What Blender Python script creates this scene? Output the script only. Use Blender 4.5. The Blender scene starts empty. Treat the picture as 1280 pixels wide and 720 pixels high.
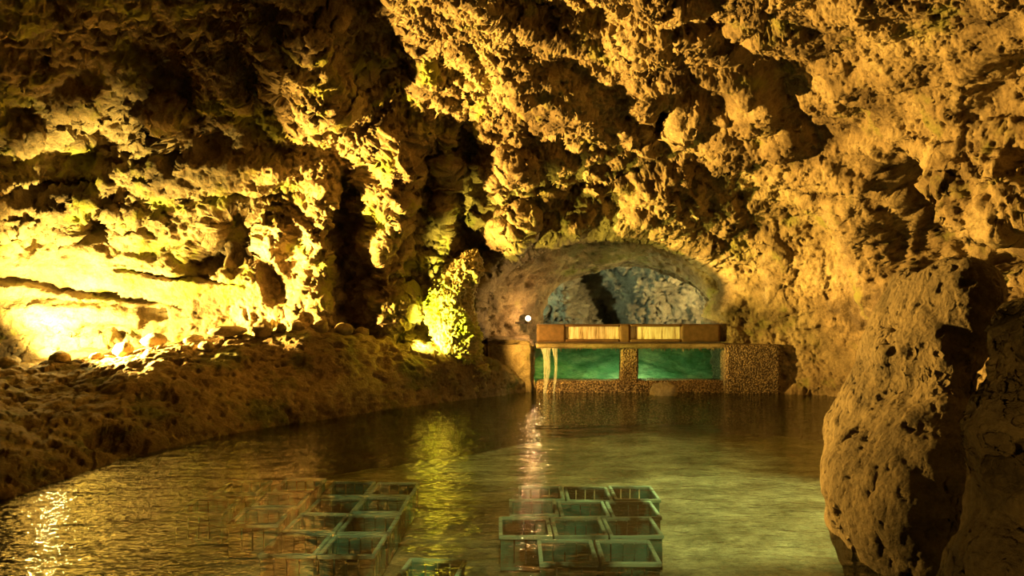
import bpy, bmesh, math, random
import numpy as np
from mathutils import Vector, Matrix

random.seed(7)
rng = np.random.default_rng(7)
SC = bpy.context.scene
COL = SC.collection

# ------------------------------------------------------------------ camera
F = 995.0                     # focal length in pixels of the 1280x720 frame
H = 1.6                       # eye height above the water
cam_d = bpy.data.cameras.new('camera')
cam = bpy.data.objects.new('camera', cam_d)
COL.objects.link(cam)
cam.location = (0, 0, H)
cam.rotation_euler = (math.pi / 2, 0, 0)
cam_d.sensor_width = 36
cam_d.lens = 36 * F / 1280
cam_d.clip_start = 0.05
cam_d.clip_end = 100
SC.camera = cam


def at(px, py, Y):
    return np.array([(px - 640) / F * Y, Y, H + (360 - py) / F * Y])


# ------------------------------------------------------------------ tags
def tag(o, label=None, cat=None, group=None, kind=None):
    if label: o['label'] = label
    if cat: o['category'] = cat
    if group: o['group'] = group
    if kind: o['kind'] = kind
    return o


def empty(name, loc, rz=0.0):
    o = bpy.data.objects.new(name, None)
    COL.objects.link(o)
    o.location = loc
    o.rotation_euler = (0, 0, rz)
    o.empty_display_size = 0.1
    return o


# ------------------------------------------------------------------ noise
def _hash(ix, iy, iz, seed):
    h = (ix.astype(np.uint32) * np.uint32(374761393) + iy.astype(np.uint32) * np.uint32(668265263)
         + iz.astype(np.uint32) * np.uint32(2147483647) + np.uint32((seed * 974634777) & 0xffffffff))
    h ^= h >> np.uint32(13)
    h *= np.uint32(1274126177)
    h ^= h >> np.uint32(16)
    h *= np.uint32(2246822519)
    h ^= h >> np.uint32(13)
    return h


def vnoise(P, seed=0):
    """smooth gradient-like noise in -1..1"""
    i = np.floor(P).astype(np.int64)
    f = P - i
    u = f * f * f * (f * (f * 6 - 15) + 10)
    out = np.zeros(len(P))
    for dx in (0, 1):
        for dy in (0, 1):
            for dz in (0, 1):
                h = _hash(i[:, 0] + dx, i[:, 1] + dy, i[:, 2] + dz, seed)
                gx = (h & np.uint32(1023)).astype(np.float64) / 511.5 - 1
                gy = ((h >> np.uint32(10)) & np.uint32(1023)).astype(np.float64) / 511.5 - 1
                gz = ((h >> np.uint32(20)) & np.uint32(1023)).astype(np.float64) / 511.5 - 1
                d = gx * (f[:, 0] - dx) + gy * (f[:, 1] - dy) + gz * (f[:, 2] - dz)
                w = (u[:, 0] if dx else 1 - u[:, 0]) * (u[:, 1] if dy else 1 - u[:, 1]) * (u[:, 2] if dz else 1 - u[:, 2])
                out += d * w
    return out * 1.3


def fbm(P, freq, octs=4, gain=0.5, seed=0):
    out = np.zeros(len(P)); a = 1.0; f = freq; n = 0
    for k in range(octs):
        out += a * vnoise(P * f + 17.3 * k, seed + k); n += a
        a *= gain; f *= 2.03
    return out / n


def ridged(P, freq, octs=3, seed=0):
    out = np.zeros(len(P)); a = 1.0; f = freq; n = 0
    for k in range(octs):
        out += a * (1 - np.abs(vnoise(P * f + 9.1 * k, seed + k)) * 2); n += a
        a *= 0.5; f *= 2.1
    return out / n


def voro(P, freq, seed=0):
    """returns F1, F2 and a random number of the nearest cell"""
    Q = P * freq
    i = np.floor(Q).astype(np.int64)
    f = Q - i
    F1 = np.full(len(P), 9.0); F2 = np.full(len(P), 9.0); R = np.zeros(len(P))
    for dx in (-1, 0, 1):
        for dy in (-1, 0, 1):
            for dz in (-1, 0, 1):
                h = _hash(i[:, 0] + dx, i[:, 1] + dy, i[:, 2] + dz, seed)
                jx = (h & np.uint32(1023)).astype(np.float64) / 1023
                jy = ((h >> np.uint32(10)) & np.uint32(1023)).astype(np.float64) / 1023
                jz = ((h >> np.uint32(20)) & np.uint32(1023)).astype(np.float64) / 1023
                d = (dx + jx - f[:, 0]) ** 2 + (dy + jy - f[:, 1]) ** 2 + (dz + jz - f[:, 2]) ** 2
                c = d < F1
                F2 = np.where(c, F1, np.minimum(F2, d))
                R = np.where(c, (h >> np.uint32(7) & np.uint32(255)).astype(np.float64) / 255, R)
                F1 = np.where(c, d, F1)
    return np.sqrt(F1), np.sqrt(F2), R


def sstep(a, b, x):
    t = np.clip((x - a) / (b - a), 0, 1)
    return t * t * (3 - 2 * t)


# ------------------------------------------------------------------ meshes
def grid_normals(P, flip=False):
    du = np.gradient(P, axis=1); dv = np.gradient(P, axis=0)
    N = np.cross(du, dv)
    N /= np.linalg.norm(N, axis=2, keepdims=True) + 1e-12
    return -N if flip else N


def mesh_from(name, V, Fc, mat, parent=None, smooth=True, loops=4):
    me = bpy.data.meshes.new(name)
    V = np.asarray(V, dtype=np.float32); Fc = np.asarray(Fc, dtype=np.int32)
    me.vertices.add(len(V)); me.vertices.foreach_set('co', V.ravel())
    me.loops.add(Fc.size); me.loops.foreach_set('vertex_index', Fc.ravel())
    me.polygons.add(len(Fc))
    me.polygons.foreach_set('loop_start', np.arange(0, Fc.size, loops, dtype=np.int32))
    me.polygons.foreach_set('use_smooth', np.full(len(Fc), smooth, dtype=bool))
    me.update(calc_edges=True); me.validate()
    me.materials.append(mat)
    o = bpy.data.objects.new(name, me)
    COL.objects.link(o)
    if parent: o.parent = parent
    return o


def grid_faces(nv, nu, mask=None, wrap=False):
    iu = np.arange(nu if wrap else nu - 1); iv = np.arange(nv - 1)
    a, b = np.meshgrid(iv, iu, indexing='ij')
    a = a.ravel(); b = b.ravel()
    b2 = (b + 1) % nu
    Fc = np.stack([a * nu + b, a * nu + b2, (a + 1) * nu + b2, (a + 1) * nu + b], 1)
    return Fc if mask is None else Fc[mask]


def compact(V, Fc):
    used = np.unique(Fc)
    m = np.zeros(len(V), dtype=np.int64); m[used] = np.arange(len(used))
    return V[used], m[Fc]


def grid_obj(name, P, mat, mask=None, wrap=False, parent=None, flip=False):
    nv, nu = P.shape[:2]
    Fc = grid_faces(nv, nu, mask, wrap)
    if flip: Fc = Fc[:, ::-1]
    V, Fc = compact(P.reshape(-1, 3), Fc)
    return mesh_from(name, V, Fc, mat, parent)


def bm_obj(name, bm, mat, parent=None, smooth=False):
    me = bpy.data.meshes.new(name)
    bmesh.ops.recalc_face_normals(bm, faces=bm.faces)
    bm.to_mesh(me); bm.free()
    for p in me.polygons: p.use_smooth = smooth
    me.materials.append(mat)
    o = bpy.data.objects.new(name, me)
    COL.objects.link(o)
    if parent: o.parent = parent
    return o


def add_box(bm, lo, hi, bev=0.0):
    r = bmesh.ops.create_cube(bm, size=1)
    lo = Vector(lo); hi = Vector(hi)
    for v in r['verts']:
        v.co = Vector(((v.co.x + .5) * (hi.x - lo.x) + lo.x, (v.co.y + .5) * (hi.y - lo.y) + lo.y, (v.co.z + .5) * (hi.z - lo.z) + lo.z))
    if bev:
        es = list({e for v in r['verts'] for e in v.link_edges})
        bmesh.ops.bevel(bm, geom=es, offset=bev, segments=2, affect='EDGES')


def catmull(pts, n):
    pts = np.asarray(pts, float)
    k = len(pts)
    t = np.linspace(0, k - 1, n)
    i = np.clip(np.floor(t).astype(int), 0, k - 2)
    f = (t - i)[:, None]
    p0 = pts[np.maximum(i - 1, 0)]; p1 = pts[i]; p2 = pts[i + 1]; p3 = pts[np.minimum(i + 2, k - 1)]
    return 0.5 * (2 * p1 + (p2 - p0) * f + (2 * p0 - 5 * p1 + 4 * p2 - p3) * f ** 2 + (3 * p1 - p0 - 3 * p2 + p3) * f ** 3)


# ------------------------------------------------------------------ materials
def new_mat(name):
    m = bpy.data.materials.new(name)
    m.use_nodes = True
    nt = m.node_tree
    for n in list(nt.nodes): nt.nodes.remove(n)
    out = nt.nodes.new('ShaderNodeOutputMaterial')
    return m, nt, out


def N_(nt, t, **kw):
    n = nt.nodes.new(t)
    for k, v in kw.items():
        if k in n.inputs: n.inputs[k].default_value = v
        else: setattr(n, k, v)
    return n


def ramp(nt, fac, stops):
    r = nt.nodes.new('ShaderNodeValToRGB')
    e = r.color_ramp.elements
    e[0].position, e[0].color = stops[0][0], (*stops[0][1], 1)
    e[1].position, e[1].color = stops[-1][0], (*stops[-1][1], 1)
    for p, c in stops[1:-1]:
        q = e.new(p); q.color = (*c, 1)
    nt.links.new(fac, r.inputs['Fac'])
    return r.outputs['Color']


def mixc(nt, fac, a, b, mode='MIX'):
    m = nt.nodes.new('ShaderNodeMix'); m.data_type = 'RGBA'; m.blend_type = mode
    L = nt.links
    if hasattr(fac, 'links'): L.new(fac, m.inputs[0])
    else: m.inputs[0].default_value = fac
    for s, v in ((6, a), (7, b)):
        if hasattr(v, 'links'): L.new(v, m.inputs[s])
        else: m.inputs[s].default_value = (*v, 1)
    return m.outputs[2]


def rock_mat(name, c_dark, c_mid, c_light, alb=0.62, rough=0.8, scale=1.0, moss=None, moss_amt=0.5, bump=0.5, wet=0.25, grain=0.35):
    c_dark, c_mid, c_light = [tuple(v * alb for v in c) for c in (c_dark, c_mid, c_light)]
    if moss: moss = tuple(v * alb for v in moss)
    m, nt, out = new_mat(name)
    L = nt.links
    tc = N_(nt, 'ShaderNodeTexCoord')
    co = tc.outputs['Object']
    n1 = N_(nt, 'ShaderNodeTexNoise', Scale=1.3 * scale, Detail=8.0, Roughness=0.62); L.new(co, n1.inputs['Vector'])
    n2 = N_(nt, 'ShaderNodeTexNoise', Scale=9.0 * scale, Detail=8.0, Roughness=0.7); L.new(co, n2.inputs['Vector'])
    n3 = N_(nt, 'ShaderNodeTexNoise', Scale=45.0 * scale, Detail=5.0, Roughness=0.7); L.new(co, n3.inputs['Vector'])
    vo = N_(nt, 'ShaderNodeTexVoronoi', Scale=26.0 * scale); L.new(co, vo.inputs['Vector'])
    base = ramp(nt, n1.outputs['Fac'], [(0.36, c_dark), (0.5, c_mid), (0.66, c_light)])
    sp = ramp(nt, n2.outputs['Fac'], [(0.3, (0.45, 0.42, 0.4)), (0.5, (1, 1, 1)), (0.72, (1.35, 1.3, 1.2))])
    c = mixc(nt, 0.75, base, sp, 'MULTIPLY')
    sp2 = ramp(nt, n3.outputs['Fac'], [(0.3, (0.55, 0.53, 0.5)), (0.55, (1.05, 1.05, 1.05)), (0.75, (1.4, 1.4, 1.4))])
    c = mixc(nt, grain * 1.6, c, sp2, 'MULTIPLY')
    if moss:
        nm = N_(nt, 'ShaderNodeTexNoise', Scale=1.7, Detail=6.0, Roughness=0.6); L.new(co, nm.inputs['Vector'])
        mf = ramp(nt, nm.outputs['Fac'], [(0.62 - 0.3 * moss_amt, (0, 0, 0)), (0.74 - 0.3 * moss_amt, (1, 1, 1))])
        bw = N_(nt, 'ShaderNodeRGBToBW'); L.new(mf, bw.inputs[0])
        c = mixc(nt, bw.outputs[0], c, moss)
    p = N_(nt, 'ShaderNodeBsdfPrincipled', Roughness=rough)
    p.inputs['Specular IOR Level'].default_value = wet
    L.new(c, p.inputs['Base Color'])
    a = N_(nt, 'ShaderNodeMath', operation='MULTIPLY_ADD'); L.new(n2.outputs['Fac'], a.inputs[0]); a.inputs[1].default_value = 1.6
    L.new(n3.outputs['Fac'], a.inputs[2])
    a2 = N_(nt, 'ShaderNodeMath', operation='MULTIPLY_ADD'); L.new(vo.outputs['Distance'], a2.inputs[0]); a2.inputs[1].default_value = -0.6
    L.new(a.outputs[0], a2.inputs[2])
    b = N_(nt, 'ShaderNodeBump', Strength=bump, Distance=0.05)
    L.new(a2.outputs[0], b.inputs['Height'])
    L.new(b.outputs['Normal'], p.inputs['Normal'])
    L.new(p.outputs[0], out.inputs['Surface'])
    return m


def plain_mat(name, col, rough=0.6, metal=0.0, emit=None, estr=0.0):
    m, nt, out = new_mat(name)
    tc = N_(nt, 'ShaderNodeTexCoord')
    n = N_(nt, 'ShaderNodeTexNoise', Scale=14.0, Detail=5.0); nt.links.new(tc.outputs['Object'], n.inputs['Vector'])
    c = ramp(nt, n.outputs['Fac'], [(0.3, tuple(v * 0.7 for v in col)), (0.7, tuple(min(1, v * 1.2) for v in col))])
    p = N_(nt, 'ShaderNodeBsdfPrincipled', Roughness=rough, Metallic=metal)
    nt.links.new(c, p.inputs['Base Color'])
    if emit:
        p.inputs['Emission Color'].default_value = (*emit, 1)
        p.inputs['Emission Strength'].default_value = estr
    nt.links.new(p.outputs[0], out.inputs['Surface'])
    return m


def pebble_mat(name, c1, c2, scale=42):
    """exposed aggregate render: small pebbles pressed in cement"""
    m, nt, out = new_mat(name)
    L = nt.links
    tc = N_(nt, 'ShaderNodeTexCoord'); co = tc.outputs['Object']
    vo = N_(nt, 'ShaderNodeTexVoronoi', Scale=scale); L.new(co, vo.inputs['Vector'])
    n = N_(nt, 'ShaderNodeTexNoise', Scale=5.0, Detail=6.0); L.new(co, n.inputs['Vector'])
    bw = N_(nt, 'ShaderNodeRGBToBW'); L.new(vo.outputs['Color'], bw.inputs[0])
    c = ramp(nt, bw.outputs[0], [(0.2, c1), (0.8, c2)])
    gap = ramp(nt, vo.outputs['Distance'], [(0.35, (1, 1, 1)), (0.65, (0.25, 0.22, 0.2))])
    c = mixc(nt, 1.0, c, gap, 'MULTIPLY')
    st = ramp(nt, n.outputs['Fac'], [(0.3, (0.6, 0.55, 0.5)), (0.65, (1.1, 1.1, 1.1))])
    c = mixc(nt, 0.8, c, st, 'MULTIPLY')
    p = N_(nt, 'ShaderNodeBsdfPrincipled', Roughness=0.7)
    L.new(c, p.inputs['Base Color'])
    inv = N_(nt, 'ShaderNodeMath', operation='SUBTRACT'); inv.inputs[0].default_value = 1.0; L.new(vo.outputs['Distance'], inv.inputs[1])
    b = N_(nt, 'ShaderNodeBump', Strength=0.9, Distance=0.03); L.new(inv.outputs[0], b.inputs['Height'])
    L.new(b.outputs['Normal'], p.inputs['Normal'])
    L.new(p.outputs[0], out.inputs['Surface'])
    return m


def water_mat(name, tint, scale=4.0, dist=0.02, stretch=(1, 1, 1), fine=22.0, fine_amt=0.25, rough=0.015, ior=1.38):
    m, nt, out = new_mat(name)
    L = nt.links
    tc = N_(nt, 'ShaderNodeTexCoord')
    mp = N_(nt, 'ShaderNodeMapping'); mp.inputs['Scale'].default_value = stretch
    L.new(tc.outputs['Object'], mp.inputs['Vector'])
    n1 = N_(nt, 'ShaderNodeTexNoise', Scale=scale, Detail=2.0, Distortion=0.6); L.new(mp.outputs[0], n1.inputs['Vector'])
    n2 = N_(nt, 'ShaderNodeTexNoise', Scale=fine, Detail=1.0); L.new(mp.outputs[0], n2.inputs['Vector'])
    a = N_(nt, 'ShaderNodeMath', operation='MULTIPLY_ADD'); L.new(n2.outputs['Fac'], a.inputs[0]); a.inputs[1].default_value = fine_amt
    L.new(n1.outputs['Fac'], a.inputs[2])
    b = N_(nt, 'ShaderNodeBump', Strength=1.0, Distance=dist); L.new(a.outputs[0], b.inputs['Height'])
    fr = N_(nt, 'ShaderNodeFresnel', IOR=ior); L.new(b.outputs[0], fr.inputs['Normal'])
    g = N_(nt, 'ShaderNodeBsdfGlossy', Roughness=rough); L.new(b.outputs[0], g.inputs['Normal'])
    t = N_(nt, 'ShaderNodeBsdfTransparent'); t.inputs['Color'].default_value = (*tint, 1)
    mx = N_(nt, 'ShaderNodeMixShader')
    L.new(fr.outputs[0], mx.inputs[0]); L.new(t.outputs[0], mx.inputs[1]); L.new(g.outputs[0], mx.inputs[2])
    L.new(mx.outputs[0], out.inputs['Surface'])
    return m


M_ROCK = rock_mat('cave_rock', (0.13, 0.09, 0.05), (0.37, 0.275, 0.155), (0.58, 0.46, 0.27), moss=(0.30, 0.30, 0.08), moss_amt=0.12)
M_ROCK_L = rock_mat('left_rock', (0.14, 0.10, 0.055), (0.42, 0.32, 0.18), (0.60, 0.48, 0.28), moss=(0.42, 0.42, 0.07), moss_amt=0.3)
M_BANK = rock_mat('bank_rock', (0.16, 0.11, 0.05), (0.30, 0.21, 0.10), (0.42, 0.31, 0.16), moss=(0.16, 0.17, 0.05), moss_amt=0.3, wet=0.35)
M_BOULD = rock_mat('boulder_rock', (0.11, 0.085, 0.05), (0.26, 0.20, 0.115), (0.40, 0.31, 0.18), wet=0.3, bump=0.7)
M_MOSSY = rock_mat('mossy_rock', (0.28, 0.22, 0.10), (0.48, 0.40, 0.17), (0.60, 0.52, 0.22), moss=(0.50, 0.56, 0.05), moss_amt=0.45, alb=0.8)
M_CHAM = rock_mat('chamber_rock', (0.12, 0.12, 0.10), (0.26, 0.26, 0.21), (0.40, 0.39, 0.31), scale=1.6)
M_SAND = rock_mat('pool_bed_sand', (0.22, 0.21, 0.13), (0.40, 0.39, 0.26), (0.66, 0.64, 0.44), scale=1.5, wet=0.0, bump=0.3, alb=0.9)
M_STONE = rock_mat('loose_stone', (0.30, 0.23, 0.12), (0.46, 0.36, 0.20), (0.60, 0.48, 0.29), scale=3)
M_PEB = pebble_mat('pebble_render', (0.24, 0.15, 0.08), (0.58, 0.42, 0.24))
M_PEB_D = pebble_mat('dark_pebble_render', (0.16, 0.11, 0.06), (0.40, 0.30, 0.17))
M_WATER = water_mat('pool_water', (0.76, 0.84, 0.60), scale=3.2, dist=0.028, stretch=(0.75, 1.6, 1))
M_WATER2 = water_mat('green_water', (0.60, 0.84, 0.52), scale=5.0, dist=0.02)

# ------------------------------------------------------------------ cave shell
C0 = np.array([0.3, 5.5, 1.0])
ctrl_px = [
    (-150, 300, 9.6), (-150, 60, 8.6), (0, 440, 10.8), (0, 300, 10.8), (0, 150, 10.1), (0, 0, 8.4),
    (150, 440, 11.0), (150, 300, 11.0), (150, 150, 10.3), (150, 0, 8.5),
    (300, 430, 11.1), (300, 300, 11.0), (300, 150, 10.3), (300, 0, 8.6),
    (450, 430, 11.7), (450, 300, 11.5), (450, 150, 10.5), (450, 0, 8.6),
    (560, 440, 12.1), (560, 300, 11.8), (560, 150, 10.4), (560, 0, 8.4),
    (640, 480, 12.4), (640, 300, 12.1), (640, 220, 11.4), (640, 100, 9.8), (640, 0, 8.1),
    (780, 490, 12.4), (780, 300, 12.0), (780, 220, 11.2), (780, 100, 9.5), (780, 0, 7.7),
    (920, 490, 12.4), (920, 300, 11.9), (920, 220, 11.1), (920, 100, 9.2), (920, 0, 7.3),
    (1050, 497, 11.8), (1050, 300, 11.2), (1050, 150, 9.7), (1050, 0, 7.0),
    (1150, 500, 10.2), (1150, 300, 9.6), (1150, 150, 8.6), (1150, 0, 6.6),
    (1280, 500, 8.0), (1280, 300, 7.8), (1280, 150, 7.2), (1280, 0, 6.0),
]
ctrl_w = [(0, 4, 4.6), (0, 0, 4.4), (-3, 3, 4.5), (3, 3, 4.2), (-6.4, 4.5, 2.5), (4.9, 4, 2.0), (-6, 0, 1.5), (4.4, 0, 1.5),
          (0, -4, 2), (3, -3, 2), (-3, -3, 2), (0, -4, -0.6), (4.2, 1, -0.6), (-6.6, 2, -0.6), (-7.5, 6.5, -0.3),
          (5.2, 6, -0.6), (4.6, 11.2, -0.6), (1.5, 12.4, -0.6), (-4, 11.2, -0.5), (-7.5, 9.6, -0.5)]
CP = np.array([at(*c) for c in ctrl_px] + [np.array(c, float) for c in ctrl_w])
Dc = CP - C0
Rc = np.linalg.norm(Dc, axis=1); Dc = Dc / Rc[:, None]
_c = 0.22
A = np.sqrt(((Dc[:, None] - Dc[None]) ** 2).sum(2) + _c * _c)
n = len(Rc)
M = np.zeros((n + 1, n + 1)); M[:n, :n] = A + np.eye(n) * -0.02; M[:n, n] = 1; M[n, :n] = 1
sol = np.linalg.solve(M, np.append(Rc, 0))


def base_radius(D):
    out = np.full(len(D), sol[n])
    for k in range(n):
        out += sol[k] * np.sqrt(((D - Dc[k]) ** 2).sum(1) + _c * _c)
    return out


az = np.concatenate([np.arange(-math.pi, -1.55, 0.04), np.arange(-1.55, 1.45, 0.0023), np.arange(1.45, math.pi + 0.039, 0.04)])
el = np.concatenate([np.arange(-0.42, -0.12, 0.012), np.arange(-0.12, 1.12, 0.0023), np.arange(1.12, 1.5707, 0.03), [1.5706]])
EL, AZ = np.meshgrid(el, az, indexing='ij')
D = np.stack([np.cos(EL) * np.sin(AZ), np.cos(EL) * np.cos(AZ), np.sin(EL)], 2)
nv, nu = EL.shape
R0 = base_radius(D.reshape(-1, 3))
P0 = (C0 + D.reshape(-1, 3) * R0[:, None]).reshape(nv, nu, 3)
N0 = -D.copy()                                   # points into the cave
Ng = grid_normals(P0); s = np.sign((Ng * N0).sum(2, keepdims=True)); Ng = Ng * s
flatP = P0.reshape(-1, 3); flatN = Ng.reshape(-1, 3)
# where each base vertex sits, to place hand-shaped features on it
front = flatP[:, 1] > 1.0
PX = np.where(front, 640 + F * flatP[:, 0] / np.maximum(flatP[:, 1], .5), -9999)
PY = np.where(front, 360 - F * (flatP[:, 2] - H) / np.maximum(flatP[:, 1], .5), -9999)


def on_base(px, py):
    k = np.argmin((PX - px) ** 2 + (PY - py) ** 2)
    return flatP[k], flatN[k]


def feature(hgt, px, py, rx, ry, amt, ang=0, hard=0.5, warp=0.35):
    """raise (amt > 0) or hollow out (amt < 0) an elliptical patch of the wall; rx, ry in pixels at that distance, amt in metres"""
    c, nn = on_base(px, py)
    k = c[1] / F
    t = np.cross(nn, [0, 0, 1.0]); t /= np.linalg.norm(t) + 1e-9
    if t[0] < 0: t = -t
    b = np.cross(nn, t); b /= np.linalg.norm(b)
    if b[2] < 0: b = -b
    d = flatP - c
    near = np.abs(d).max(1) < max(rx, ry) * k * 2.6 + 0.3
    idx = np.nonzero(near)[0]
    d = d[idx] + WARP[idx] * warp * min(rx, ry) * k
    u = d @ t; w = d @ b
    ca, sa = math.cos(math.radians(ang)), math.sin(math.radians(ang))
    # foreshortening of the patch towards the camera is taken up by the ellipse's own axes
    cx = abs(t[0]) if abs(t[0]) > 0.3 else 0.3
    cz = abs(b[2]) if abs(b[2]) > 0.35 else 0.35
    u2 = (u * cx * ca + w * cz * sa) / (rx * k); w2 = (-u * cx * sa + w * cz * ca) / (ry * k)
    r = np.sqrt(u2 * u2 + w2 * w2)
    hgt[idx] += amt * (1 - sstep(hard, 1.25, r))


def patch_mask(px, py, rx, ry, ang=0, soft=0.6):
    m = np.zeros(len(flatP)); feature(m, px, py, rx, ry, 1.0, ang, 1 - soft, 0.4)
    return np.clip(m, 0, 1)


WARP = np.stack([fbm(flatP, 2.2, 3, 0.55, 301), fbm(flatP, 2.2, 3, 0.55, 311), fbm(flatP, 2.2, 3, 0.55, 321)], 1) * 2.2

h = 0.30 * fbm(flatP, 0.45, 3, 0.5, 1)
# ---- left wall
feature(h, 275, 218, 95, 24, 0.28, 2, 0.6)        # slab shelf
feature(h, 230, 168, 34, 34, 0.20)
feature(h, 120, 180, 60, 30, -0.25)
feature(h, 214, 182, 14, 26, -0.45, -15)
feature(h, 290, 292, 26, 30, -0.55, 30, 0.6)
feature(h, 252, 325, 22, 26, -0.50, -40, 0.6)
feature(h, 112, 282, 16, 22, -0.40, 20, 0.6)
feature(h, 60, 238, 60, 9, -0.35, 8, 0.6)
feature(h, 330, 245, 60, 6, -0.35, 2, 0.6)
feature(h, 140, 412, 40, 12, -0.30, 0, 0.5)
feature(h, 345, 360, 14, 34, -0.35, 25)
feature(h, 395, 300, 26, 90, 0.32, 0, 0.4)         # buttress that shades what is behind it
feature(h, 385, 390, 34, 42, 0.22)
feature(h, 440, 330, 26, 110, -0.50, 4, 0.5)
feature(h, 530, 290, 28, 120, -0.45, 0, 0.5)
feature(h, 478, 255, 26, 100, 0.34, -12, 0.4)
feature(h, 475, 380, 28, 44, 0.34)
feature(h, 500, 200, 22, 40, 0.25)
feature(h, 585, 250, 22, 90, -0.55, 8, 0.5)
feature(h, 560, 130, 36, 50, -0.2, 20, 0.5)
feature(h, 20, 270, 70, 34, 0.16)
feature(h, 90, 200, 70, 22, -0.30, 5)
feature(h, 60, 100, 120, 50, -0.35, 0)
feature(h, 60, 250, 110, 14, 0.1, -8)
feature(h, 110, 330, 200, 22, 0.14, -6, 0.6)
feature(h, 100, 395, 110, 18, 0.16, -4, 0.6)
feature(h, 100, 364, 110, 5, -0.40, -9, 0.6, 0.9)   # long crack
feature(h, 195, 394, 16, 10, -0.4)
feature(h, 225, 346, 70, 3.5, -0.22, -8, 0.6, 0.9)
feature(h, 470, 60, 56, 56, -0.5, 20, 0.5)
feature(h, 380, 80, 50, 50, 0.25, 0)
feature(h, 300, 60, 40, 40, -0.4, 0)
feature(h, 180, 60, 60, 40, -0.35, 0)
# ---- back wall and vault
feature(h, 870, 118, 56, 16, -0.34, -4, 0.6)       # long shadowed niche
feature(h, 880, 101, 85, 11, 0.20, -3, 0.6)        # pale shelf over it
feature(h, 940, 126, 30, 20, 0.18, 0, 0.5)
feature(h, 828, 160, 22, 14, -0.35, 0)
feature(h, 690, 22, 30, 40, -0.35, 15, 0.5)
feature(h, 905, 50, 22, 46, -0.22, 5, 0.5)
feature(h, 1020, 84, 38, 13, -0.20, 0, 0.5)
feature(h, 985, 125, 12, 20, -0.15, 30)
feature(h, 1265, 115, 26, 36, -0.32, 15)
feature(h, 1090, 110, 40, 60, 0.15, 10)
feature(h, 700, 125, 70, 26, 0.35, -20)
feature(h, 830, 250, 50, 36, 0.35, 0)
feature(h, 850, 240, 20, 9, -0.3, -30)
feature(h, 760, 225, 70, 12, -0.22, 12)
feature(h, 680, 280, 60, 34, 0.32, 15)
feature(h, 640, 230, 30, 60, 0.28, 0)
feature(h, 640, 345, 40, 5, -0.3, 45, 0.5, 0.6)
feature(h, 740, 325, 12, 16, -0.25, 0)
feature(h, 1000, 200, 90, 40, 0.22, -30)
feature(h, 1080, 235, 60, 8, -0.25, -42, 0.5, 0.7)
feature(h, 1010, 350, 50, 60, 0.15, 0)
# ---- right wall, its deep fold and cleft
feature(h, 1120, 330, 26, 120, 0.25, 0)
feature(h, 1185, 300, 36, 110, -1.1, 0, 0.65)
feature(h, 1250, 325, 76, 24, -1.1, -38, 0.65)
feature(h, 1235, 215, 34, 60, 0.35, 10)
feature(h, 1280, 270, 30, 50, 0.35, 0)

calm = np.clip(patch_mask(700, 110, 90, 40) * .5 + patch_mask(1110, 90, 110, 90) * .5 + patch_mask(130, 360, 330, 62) * 0.85 + patch_mask(1030, 400, 120, 120) * 0.7 + patch_mask(275, 218, 95, 26) * 0.6
               + patch_mask(890, 110, 90, 30) * 0.6 + patch_mask(1040, 240, 120, 60) * 0.35, 0, 1)
rough_k = 1 - calm

P1 = flatP + flatN * h[:, None]
G1 = grid_normals(P1.reshape(nv, nu, 3)); G1 *= np.sign((G1 * N0).sum(2, keepdims=True)); G1 = G1.reshape(-1, 3)
wP = P1 + 0.16 * np.stack([fbm(P1, 2.0, 3, 0.5, 41), fbm(P1, 2.0, 3, 0.5, 51), fbm(P1, 2.0, 3, 0.5, 61)], 1)
a1, a2, ar = voro(wP * [1, 1, 1.15], 1.55, 5)
b1, b2, br = voro(wP, 4.2, 6)
h2 = rough_k * (0.22 * (np.sqrt(np.clip(1 - a1 * a1, 0, 1)) - 0.6) * (0.5 + ar) + 0.23 * (ar - 0.5) * sstep(0.0, 0.2, a2 - a1))
h2 += (0.25 + 0.75 * rough_k) * 0.15 * fbm(P1, 1.4, 4, 0.55, 71)
h2 += rough_k * (0.14 * (np.sqrt(np.clip(1 - b1 * b1, 0, 1)) - 0.6) * (0.3 + 1.2 * br) + 0.08 * (br - 0.5) * sstep(0.0, 0.16, b2 - b1))
# broken-out pockets
pk = fbm(wP, 1.7, 4, 0.55, 91)
h2 -= rough_k * 0.20 * sstep(0.18, 0.42, pk)
P2 = P1 + G1 * h2[:, None]
G2 = grid_normals(P2.reshape(nv, nu, 3)); G2 *= np.sign((G2 * N0).sum(2, keepdims=True)); G2 = G2.reshape(-1, 3)
wP = P2 + 0.05 * np.stack([fbm(P2, 5.0, 2, 0.5, 43), fbm(P2, 5.0, 2, 0.5, 53), fbm(P2, 5.0, 2, 0.5, 63)], 1)
c1, c2, cr = voro(wP, 10.5, 8)
h3 = (0.2 + 0.8 * rough_k) * (0.030 * (np.sqrt(np.clip(1 - c1 * c1, 0, 1)) - 0.6) * (0.2 + 1.5 * cr) + 0.038 * fbm(P2, 7.0, 4, 0.6, 81))
pit = fbm(P2, 9.0, 3, 0.6, 95)
h3 -= (0.25 + 0.75 * rough_k) * 0.07 * sstep(0.14, 0.32, pit)
e1, e2, er = voro(wP, 19.0, 18)
h3 += (0.25 + 0.75 * rough_k) * (0.018 * (er - 0.5) * sstep(0.0, 0.2, e2 - e1) - 0.014 * sstep(0.22, 0.0, e2 - e1))
h3 -= (0.15 + 0.85 * rough_k) * 0.035 * sstep(0.10, 0.30, fbm(P2, 19.0, 2, 0.6, 96))
# the left wall's smooth bands are scored by small upright tooling-like ripples
h3 += calm * 0.03 * fbm(flatP * [1, 1, 0.35], 8.0, 3, 0.6, 99)
P3 = P2 + G2 * h3[:, None]

# ---- arch: cut the opening and roll its rim backwards into the tunnel
AX, AW, AZ0, AHT = 1.54, 1.98, 1.12, 1.24


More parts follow.
